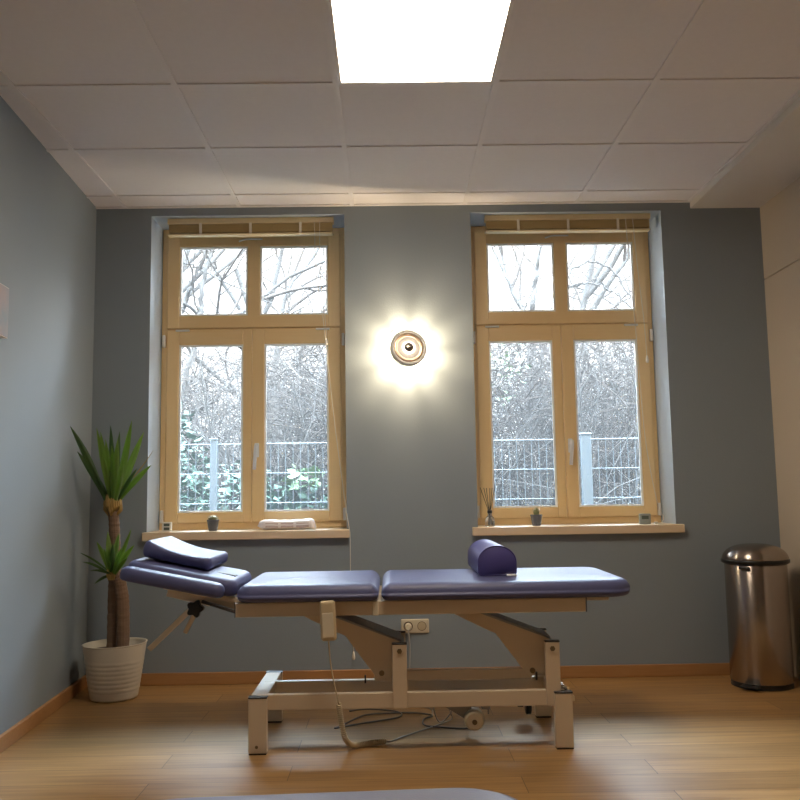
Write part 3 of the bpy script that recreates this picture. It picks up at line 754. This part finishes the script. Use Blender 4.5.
top = [((71, 426), 4.20, .013, .02, 'leaf_dark'), ((78, 452), 4.30, .012, .02, 'leaf_dark'), ((97, 428), 4.33, .013, .0, 'leaf'), ((101, 432), 4.45, .013, 0, 'leaf'),
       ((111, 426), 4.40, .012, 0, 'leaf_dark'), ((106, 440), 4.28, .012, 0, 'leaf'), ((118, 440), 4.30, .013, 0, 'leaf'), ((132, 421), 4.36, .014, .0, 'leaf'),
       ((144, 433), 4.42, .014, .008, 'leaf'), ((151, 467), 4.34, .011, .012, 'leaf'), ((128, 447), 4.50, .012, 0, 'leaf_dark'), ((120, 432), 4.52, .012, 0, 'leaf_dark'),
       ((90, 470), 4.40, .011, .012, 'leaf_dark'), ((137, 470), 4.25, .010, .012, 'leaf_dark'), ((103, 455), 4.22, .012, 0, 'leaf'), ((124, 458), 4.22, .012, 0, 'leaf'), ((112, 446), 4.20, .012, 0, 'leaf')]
for i, (p, y, w, s, m) in enumerate(top):
    tip = px2(*p, y); root = C1 + V((tip.x - C1.x) * .12, (tip.y - C1.y) * .1, -.02 + .004 * (i % 5)); leaf(root, tip, w, s, m=m)
leaf(C1 + V(.02, -.01, .05), px2(153, 452, 4.32), .0022, -.02, m='sheath')
bm = B(); rnd = random.Random(4)
for k in range(26):
    a = 2 * PI * k / 26; q = V(math.cos(a), math.sin(a), 0)
    b0 = C1 + q * .018 + V(0, 0, -.055 + rnd.uniform(-.02, .015)); add_tube(bm, [b0, b0 + q * .022 + V(0, 0, .03), b0 + q * .022 + V(0, 0, .085)], [.006, .008, .003], 5)
obj('leaf_sheath', bm, 'sheath', yu)
C2 = V(PX - .008, PY - .045, .605)
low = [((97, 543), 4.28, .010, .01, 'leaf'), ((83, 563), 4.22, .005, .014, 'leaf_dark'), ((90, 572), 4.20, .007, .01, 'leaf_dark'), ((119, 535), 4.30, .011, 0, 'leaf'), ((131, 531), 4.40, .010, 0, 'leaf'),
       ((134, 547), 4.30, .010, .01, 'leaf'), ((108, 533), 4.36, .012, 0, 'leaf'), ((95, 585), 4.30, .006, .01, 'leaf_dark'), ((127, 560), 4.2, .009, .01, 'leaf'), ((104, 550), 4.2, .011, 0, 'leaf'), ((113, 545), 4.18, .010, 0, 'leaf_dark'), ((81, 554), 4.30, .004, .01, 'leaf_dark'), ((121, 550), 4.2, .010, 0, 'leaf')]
for i, (p, y, w, s, m) in enumerate(low):
    tip = px2(*p, y); leaf(C2 + V(.004 * ((i % 3) - 1), 0, -.02 + .004 * (i % 4)), tip, w, s, m=m)
bm = B()
for k in range(16):
    a = 2 * PI * k / 16; q = V(math.cos(a), math.sin(a), 0); b0 = C2 + q * .014 + V(0, 0, -.03); add_tube(bm, [b0, b0 + q * .008 + V(0, 0, .02), b0 + q * .008 + V(0, 0, .05)], [.005, .006, .002], 5)
obj('leaf_sheath', bm, 'sheath', yu)

# ------------------------------------------------------------------ steel pedal bin
BX, BY = 1.838, 4.412
bi = thing('pedal_bin', 'tall brushed steel pedal bin with domed lid by the right wall', 'waste bin', (BX, BY, 0))
bm = B(); add_lathe(bm, [(.147, 0), (.146, .003), (.146, .022), (.148, .026)], (BX, BY, 0), 64); obj('base_ring', bm, 'black_plastic', bi)
bm = B(); add_lathe(bm, [(.146, .024), (.1485, .028), (.1485, .300), (.1485, .596), (.145, .600)], (BX, BY, 0), 80); obj('bin_body', bm, 'steel', bi)
bm = B(); add_lathe(bm, [(.145, .598), (.157, .600), (.163, .606), (.163, .618), (.157, .622)], (BX, BY, 0), 64); obj('lid_rim', bm, 'black_plastic', bi)
prof = [(.161, .616)]
for k in range(1, 13): a = PI / 2 * k / 12; prof.append((max(.159 * math.cos(a) ** .75, .002), .618 + .078 * math.sin(a)))
bm = B(); add_lathe(bm, prof, (BX, BY, 0), 64); obj('domed_lid', bm, 'steel', bi)
pa = math.radians(228); dv = V(math.cos(pa), math.sin(pa), 0)
rm = Matrix.Translation(V(BX, BY, 0) + dv * .160) @ Matrix.Rotation(pa, 4, 'Z')
bm = B(); add_box(bm, (-.012, -.045, .014), (.028, .045, .022), .003, rot=rm); obj('pedal', bm, 'black_plastic', bi)
bm = B(); add_box(bm, (-.016, -.026, .578), (.004, .026, .590), .004, rot=rm); obj('front_latch', bm, 'black_plastic', bi)

# ------------------------------------------------------------------ picture on the left wall
def lw(y, z, off): n = V(1, .0575, 0).normalized(); return V(lwx(y), y, z) + n * off
t = thing('canvas_picture', 'small canvas print on the left wall, cut by the edge of the view', 'picture', lw(3.2, 1.61, 0))
def wallbox(y0, y1, z0, z1, o0, o1):
    bm = B(); c = [lw(y, z, o) for o in (o0, o1) for y, z in ((y0, z0), (y1, z0), (y1, z1), (y0, z1))]; v = [bm.verts.new(p) for p in c]
    for f in ((0, 1, 2, 3), (7, 6, 5, 4), (0, 4, 5, 1), (1, 5, 6, 2), (2, 6, 7, 3), (3, 7, 4, 0)): bm.faces.new([v[i] for i in f])
    bmesh.ops.recalc_face_normals(bm, faces=bm.faces); return bm
PIC = (3.02, 3.392, 1.610, 1.812)
obj('stretched_frame', wallbox(*PIC, .001, .022), 'canvas_side', t)
obj('print', wallbox(PIC[0] + .003, PIC[1] - .003, PIC[2] + .003, PIC[3] - .003, .0215, .0235), 'canvas', t)

# ------------------------------------------------------------------ bench in the foreground
fg = thing('padded_bench', 'slate blue padded bench at the lower edge of the view, only its rounded end showing', 'bench', (-.12, .3, 0))
FM = Matrix.Translation((.172, 1.192, 0)) @ Matrix.Rotation(math.radians(3.0), 4, 'Z')
bm = B(); add_pad(bm, -.60, 0, -1.85, 0, .530, .600, re=.03, corners=[.10, .17, .10, .10], crown=.002, mtx=FM); obj('bench_cushion', bm, 'vinyl_fg', fg)
bm = B()
for a, b in (((-.53, -1.80, .48), (-.49, -.12, .529)), ((-.09, -1.80, .48), (-.05, -.12, .529)), ((-.49, -.16, .48), (-.09, -.12, .529)), ((-.49, -1.80, .48), (-.09, -1.76, .529))): add_box(bm, a, b, .003, rot=FM)
obj('bench_frame', bm, 'bed_paint', fg)
for x in (-.53, -.09):
    for y in (-1.76, -.20):
        bm = B(); add_box(bm, (x, y, 0), (x + .04, y + .04, .482), .003, rot=FM); obj('leg', bm, 'bed_paint', fg)

# ------------------------------------------------------------------ outside
bm = B(); add_box(bm, (-30, D + WT + .02, -.2), (30, 40, .18)); struct('ground', bm, 'ground')
# welded mesh fence
FY = 5.80
def zf(x): return 1.345
fe = thing('mesh_fence', 'pale welded wire mesh fence with square posts outside the windows', 'fence', (0, FY, .18))
bm = B()
for k in range(7):
    z = 1.318 - k * .197
    for dy in (-.006, .006): add_tube(bm, [(-3.4, FY + dy, z), (3.8, FY + dy, z)], .0027 if k else .0032, 4)
x = -3.4
while x < 3.8:
    add_tube(bm, [(x, FY, .20), (x, FY, 1.335)], .0022, 4, caps=False); x += .05
obj('wire_mesh', bm, 'fence', fe)
for x in (-3.3, -1.175, 1.31, 3.75):
    bm = B(); w = .022 if x < 0 else .034
    add_box(bm, (x - w, FY - .045, .17), (x + w, FY - .008, 1.345), .004, seg=1); pc = obj('fence_post', bm, 'fence', fe)
    bm = B(); add_box(bm, (x - w - .004, FY - .049, 1.345), (x + w + .004, FY - .004, 1.357), .003, seg=1); obj('post_cap', bm, 'fence', pc)

def wander(rnd, p, d, L, n, curl, grav=0):
    P = [Vector(p)]; d = Vector(d).normalized()
    for i in range(n):
        d = (d + V(rnd.gauss(0, curl), rnd.gauss(0, curl), rnd.gauss(0, curl) + grav)).normalized(); P.append(P[-1] + d * (L / n))
    return P
def thicket(name, label, cx, cy, w, dpt, h, n, seed, dens=1.0, mt='twig', rmax=.011, zmin=.18, group=None, rt=(.0022, .0055)):
    rnd = random.Random(seed); t = thing(name, label, 'bush', (cx, cy, .18), group)
    bm = B()
    for k in range(int(n * .12)):                                  # main stems
        p = (cx + rnd.uniform(-w, w), cy + rnd.uniform(-dpt, dpt), zmin)
        P = wander(rnd, p, (rnd.gauss(0, .22), rnd.gauss(0, .1), 1), h * rnd.uniform(.75, 1.1), 12, .16)
        r = rnd.uniform(.5, 1) * rmax; add_tube(bm, P, [r * (1 - .75 * i / 12) for i in range(13)], 4, caps=False)
    obj('main_stems', bm, 'bough', t)
    bm = B()
    for k in range(n):
        z = zmin + (h - .1) * rnd.random() ** .8
        p = (cx + rnd.uniform(-w, w) * (1 - .15 * z / h), cy + rnd.uniform(-dpt, dpt), z)
        a = rnd.uniform(0, 2 * PI)
        P = wander(rnd, p, (math.cos(a), math.sin(a) * .4, rnd.uniform(-.2, .9)), rnd.uniform(.35, .95), 8, .30, -.02)
        r = rnd.uniform(*rt); add_tube(bm, P, [r * (1 - .6 * i / 8) for i in range(9)], 3, caps=False)
    obj('twigs', bm, mt, t)
    return t
def leaves(parent, name, m, cx, cy, cz, w, dpt, h, n, s, seed, shape=None):
    rnd = random.Random(seed); bm = B()
    for k in range(n):
        while True:
            u, v, q = rnd.uniform(-1, 1), rnd.uniform(-1, 1), rnd.uniform(-1, 1)
            if u * u + v * v + q * q < 1: break
        p = V(cx + u * w, cy + v * dpt, cz + q * h)
        sz = s * rnd.uniform(.5, 1.2); a = rnd.uniform(0, 2 * PI); e = rnd.uniform(-.9, .6)
        d = V(math.cos(a), math.sin(a), e).normalized(); sd = d.cross(V(rnd.gauss(0, .5), rnd.gauss(0, .5), 1)).normalized(); nn = d.cross(sd)
        pts = [p, p + d * sz * .45 + sd * sz * .38 + nn * sz * .08, p + d * sz * 1.1, p + d * sz * .45 - sd * sz * .38 + nn * sz * .08]
        vv = [bm.verts.new(x) for x in pts]; bm.faces.new([vv[0], vv[1], vv[2]]); bm.faces.new([vv[0], vv[2], vv[3]])
    return obj(name, bm, m, parent)

# bare thickets behind the fence
g = 'bare thickets behind the fence'
thicket('bare_thicket', 'dense bare grey thicket seen through the left casement of the right window', .72, 6.9, .75, .55, 2.2, 1500, 11, group=g)
thicket('bare_thicket', 'dense bare grey thicket behind the pale fence post in the right window', 1.95, 6.95, .75, .55, 2.2, 1500, 12, group=g)
thicket('bare_thicket', 'tangled bare thicket seen through the right casement of the left window', -.62, 6.85, .55, .5, 2.05, 1300, 13, group=g)
thicket('bare_thicket', 'thin bare twigs rising behind the ivy in the left window', -1.75, 7.3, .8, .5, 2.0, 500, 14, group=g)
ib = thing('ivy_bush', 'glossy green leafy bush over the fence in the left window', 'bush', (-1.75, 6.45, .18))
leaves(ib, 'foliage', 'ivy', -1.80, 6.45, 1.02, .48, .35, .74, 2300, .070, 21)
leaves(ib, 'foliage', 'ivy', -1.15, 6.35, .78, .55, .35, .45, 1000, .075, 24)
bm = B(); rnd = random.Random(5)
for k in range(14): add_tube(bm, wander(rnd, (-1.6 + rnd.uniform(-.5, .5), 6.45, .17), (rnd.gauss(0, .3), 0, 1), 1.25, 8, .2), [.010 - .001 * i for i in range(9)], 5, caps=False)
obj('stems', bm, 'bough', ib)
pb = thing('laurel_shrub', 'low broad-leaved shrub behind the fence below the right casement of the left window', 'bush', (-.55, 6.25, .18))
leaves(pb, 'foliage', 'ivy', -.60, 6.30, .78, .50, .25, .30, 420, .12, 22)
leaves(pb, 'foliage', 'ivy_pale', -.62, 6.2, 1.10, .16, .12, .10, 40, .10, 23)
bm = B()
for k in range(8): add_tube(bm, wander(rnd, (-.6 + rnd.uniform(-.3, .3), 6.3, .17), (rnd.gauss(0, .3), 0, 1), .8, 8, .15), [.008 - .0008 * i for i in range(9)], 5, caps=False)
obj('stems', bm, 'bough', pb)
pc = thing('climbing_ivy', 'sparse pale green ivy climbing in the bare thicket of the right window', 'ivy', (.75, 6.6, .18))
leaves(pc, 'foliage', 'ivy_pale', .80, 6.45, 1.95, .30, .20, .38, 150, .045, 25)
bm = B(); add_tube(bm, wander(rnd, (.78, 6.5, .17), (0, 0, 1), 2.1, 14, .06), .008, 5, caps=False); obj('stem', bm, 'bough', pc)
# extra far brush that closes the horizon
g2 = 'low brush along the far side of the garden'
def copy_tree(o, loc, label):
    c = o.copy(); COL.objects.link(c); c.location = loc; c['label'] = label
    for ch in [q for q in bpy.data.objects if q.parent == o]:
        d = ch.copy(); COL.objects.link(d); d.parent = c
    return c
fb = thicket('far_brush', 'tall grey brush along the far side of the garden, behind the ivy bush', -3.3, 9.9, 1.5, .55, 2.15, 2600, 61, rmax=.02, group=g2, rt=(.004, .011))
for x, l in ((-.2, 'tall grey far brush behind the laurel shrub and behind the wall between windows'), (2.9, 'tall grey far brush behind the bare thickets of the right window')):
    copy_tree(fb, (x, 9.9, .18), l)

def tree(label, base, spec, seed, lean=(0, 0, 1), boughs=()):
    """a bare tree: trunk then recursive boughs"""
    rnd = random.Random(seed); t = thing('bare_tree', label, 'tree', base)
    tr = B(); tw = B()
    def grow(p, d, L, r, lev):
        n = 10 if lev < 2 else 7
        P = wander(rnd, p, d, L, n, .07 + .05 * lev, -.004)
        add_tube(tr if lev < 2 else tw, P, [r * (1 - .55 * i / n) for i in range(n + 1)], 7 if lev < 2 else 4, caps=False)
        if lev >= spec['levels']: return
        for k in range(spec['kids'][lev]):
            f = rnd.uniform(.35, 1.0) if lev else rnd.uniform(.45, 1)
            q = P[min(int(f * n), n)]; dd = (P[min(int(f * n) + 1, n)] - P[max(int(f * n) - 1, 0)]).normalized()
            nd = (dd + V(rnd.gauss(0, .55), rnd.gauss(0, .3), rnd.gauss(.05, .3))).normalized()
            grow(q, nd, L * rnd.uniform(.45, .72), r * rnd.uniform(.42, .6), lev + 1)
    grow(V(*base), V(*lean).normalized(), spec['L'], spec['r'], 0)
    for P, r in boughs:
        c = spline(P, 6); n = len(c) - 1
        for i in range(1, n): c[i] += V(rnd.gauss(0, .008), rnd.gauss(0, .02), rnd.gauss(0, .008))
        add_tube(tr, c, [r * (1 - .6 * i / n) for i in range(n + 1)], 6, caps=False)
        for i in range(2, n, 2):
            d = V(rnd.gauss(0, 1), rnd.gauss(0, .4), rnd.uniform(.1, 1)); add_tube(tw, wander(rnd, c[i], d, rnd.uniform(.25, .6), 6, .2), [.005 - .0006 * k for k in range(7)], 4, caps=False)
    obj('trunk', tr, 'bough', t); obj('twigs', tw, 'twig', t)
tree('tall bare tree with arching branches seen through the right window', (1.25, 7.9, .17), dict(levels=3, kids=[6, 4, 3], L=3.4, r=.055), 3, (.03, 0, 1), [([(1.3, 7.9, 1.9), (1.605, 7.9, 2.743), (1.707, 7.9, 2.999), (1.88, 7.9, 3.102), (2.103, 7.9, 3.023), (2.278, 7.9, 2.734), (2.341, 7.9, 2.449)], 0.016), ([(1.3, 7.9, 1.9), (1.605, 7.9, 2.743), (1.721, 7.9, 2.865), (1.891, 7.9, 2.901), (2.094, 7.9, 2.813), (2.275, 7.9, 2.649)], 0.016), ([(1.27, 7.9, 1.6), (1.334, 7.9, 2.462), (1.352, 7.9, 2.746), (1.408, 7.9, 3.032), (1.457, 7.9, 3.367)], 0.035), ([(1.28, 7.9, 1.9), (1.334, 7.9, 2.462), (1.193, 7.9, 2.748), (1.053, 7.9, 3.084), (0.966, 7.9, 3.325)], 0.02)])
tree('bare tree with slanting boughs seen through the left half of the left window', (-2.5, 7.9, .17), dict(levels=3, kids=[7, 4, 3], L=3.6, r=.06), 8, (.02, 0, 1), [([(-2.6, 7.9, 3.5), (-1.88, 7.9, 3.149), (-1.703, 7.9, 3.051), (-1.311, 7.9, 2.856), (-1.0, 7.9, 2.7)], 0.012), ([(-2.38, 7.9, 0.9), (-2.1, 7.9, 2.1), (-1.894, 7.9, 2.75), (-1.804, 7.9, 2.976), (-1.704, 7.9, 3.213), (-1.64, 7.9, 3.405)], 0.03), ([(-2.38, 7.9, 0.9), (-1.98, 7.9, 1.7), (-1.762, 7.9, 2.503), (-1.737, 7.9, 2.786), (-1.685, 7.9, 3.118), (-1.575, 7.9, 3.404)], 0.035), ([(-2.38, 7.9, 0.9), (-2.2, 7.9, 1.4), (-1.955, 7.9, 1.67), (-1.81, 7.9, 1.742), (-1.555, 7.9, 1.895), (-1.373, 7.9, 2.171), (-1.309, 7.9, 2.403), (-1.264, 7.9, 2.591)], 0.022), ([(-2.3, 7.9, 1.4), (-2.104, 7.9, 1.856), (-1.885, 7.9, 1.964), (-1.602, 7.9, 2.109), (-1.318, 7.9, 2.245)], 0.012)])
tree('slender bare tree behind the laurel shrub in the left window', (-.95, 8.9, .17), dict(levels=3, kids=[7, 5, 4], L=3.2, r=.055), 15, (-.08, 0, 1))
tree('bare tree at the right edge of the garden, behind the thicket', (2.6, 8.6, .17), dict(levels=3, kids=[4, 3, 2], L=3.2, r=.06), 19, (-.05, 0, 1), [([(2.6, 7.9, 0.2), (2.295, 7.9, 1.425), (2.111, 7.9, 1.871), (1.994, 7.9, 2.19), (1.887, 7.9, 2.295)], 0.022), ([(1.994, 7.9, 2.19), (2.073, 7.9, 2.302), (2.197, 7.9, 2.376)], 0.014)])

# ------------------------------------------------------------------ light
w = bpy.data.worlds.new('overcast_sky'); sc.world = w; w.use_nodes = True
wn = w.node_tree.nodes; wl = w.node_tree.links
bg = wn['Background']; bg.inputs[0].default_value = (.76, .87, 1.0, 1)
tc = wn.new('ShaderNodeTexCoord'); sp = wn.new('ShaderNodeSeparateXYZ'); wl.new(tc.outputs['Generated'], sp.inputs[0])
mr = wn.new('ShaderNodeMapRange'); mr.interpolation_type = 'SMOOTHSTEP'      # an overcast sky, much brighter overhead
mr.inputs['From Min'].default_value = .25; mr.inputs['From Max'].default_value = .86; mr.inputs['To Min'].default_value = .80; mr.inputs['To Max'].default_value = 50
wl.new(sp.outputs['Z'], mr.inputs['Value']); wl.new(mr.outputs[0], bg.inputs[1])
rp = wn.new('ShaderNodeMapRange'); cr = wn.new('ShaderNodeMix'); cr.data_type = 'RGBA'
cr.inputs[6].default_value = (.95, .975, 1, 1); cr.inputs[7].default_value = (.62, .80, 1, 1)
rp.inputs['From Min'].default_value = .35; rp.inputs['From Max'].default_value = .7
wl.new(sp.outputs['Z'], rp.inputs['Value']); wl.new(rp.outputs[0], cr.inputs[0]); wl.new(cr.outputs[2], bg.inputs[0])
for i, (a, b) in enumerate(OPEN):                               # daylight entering through the panes (sampling portals)
    l = bpy.data.lights.new('window_portal', 'AREA'); l.shape = 'RECTANGLE'; l.size = b - a; l.size_y = OZ1 - .79
    l.cycles.is_portal = True
    o = bpy.data.objects.new('window_portal', l); COL.objects.link(o); o.location = ((a + b) / 2, D + WT - .02, (OZ1 + .79) / 2)
    o.rotation_euler = (-PI / 2, 0, 0)

# ------------------------------------------------------------------ camera
f_, pit, yaw, rol = 863.86, .1066, .0123, -.0153
F = V(math.sin(yaw) * math.cos(pit), math.cos(yaw) * math.cos(pit), math.sin(pit)); Rt = V(math.cos(yaw), -math.sin(yaw), 0); Up = Rt.cross(F)
R2 = Rt * math.cos(rol) + Up * math.sin(rol); U2 = -Rt * math.sin(rol) + Up * math.cos(rol)
cd = bpy.data.cameras.new('camera'); cam = bpy.data.objects.new('camera', cd); COL.objects.link(cam)
cd.sensor_fit = 'HORIZONTAL'; cd.sensor_width = 36; cd.lens = 36 * f_ / 800; cd.clip_start = .05; cd.clip_end = 200
cam.matrix_world = Matrix(((R2.x, U2.x, -F.x, 0), (R2.y, U2.y, -F.y, 0), (R2.z, U2.z, -F.z, .98), (0, 0, 0, 1)))
sc.camera = cam
vs = sc.view_settings; vs.view_transform = 'Standard'; vs.look = 'None'; vs.gamma = 1; vs.use_curve_mapping = False; vs.exposure = 1.62
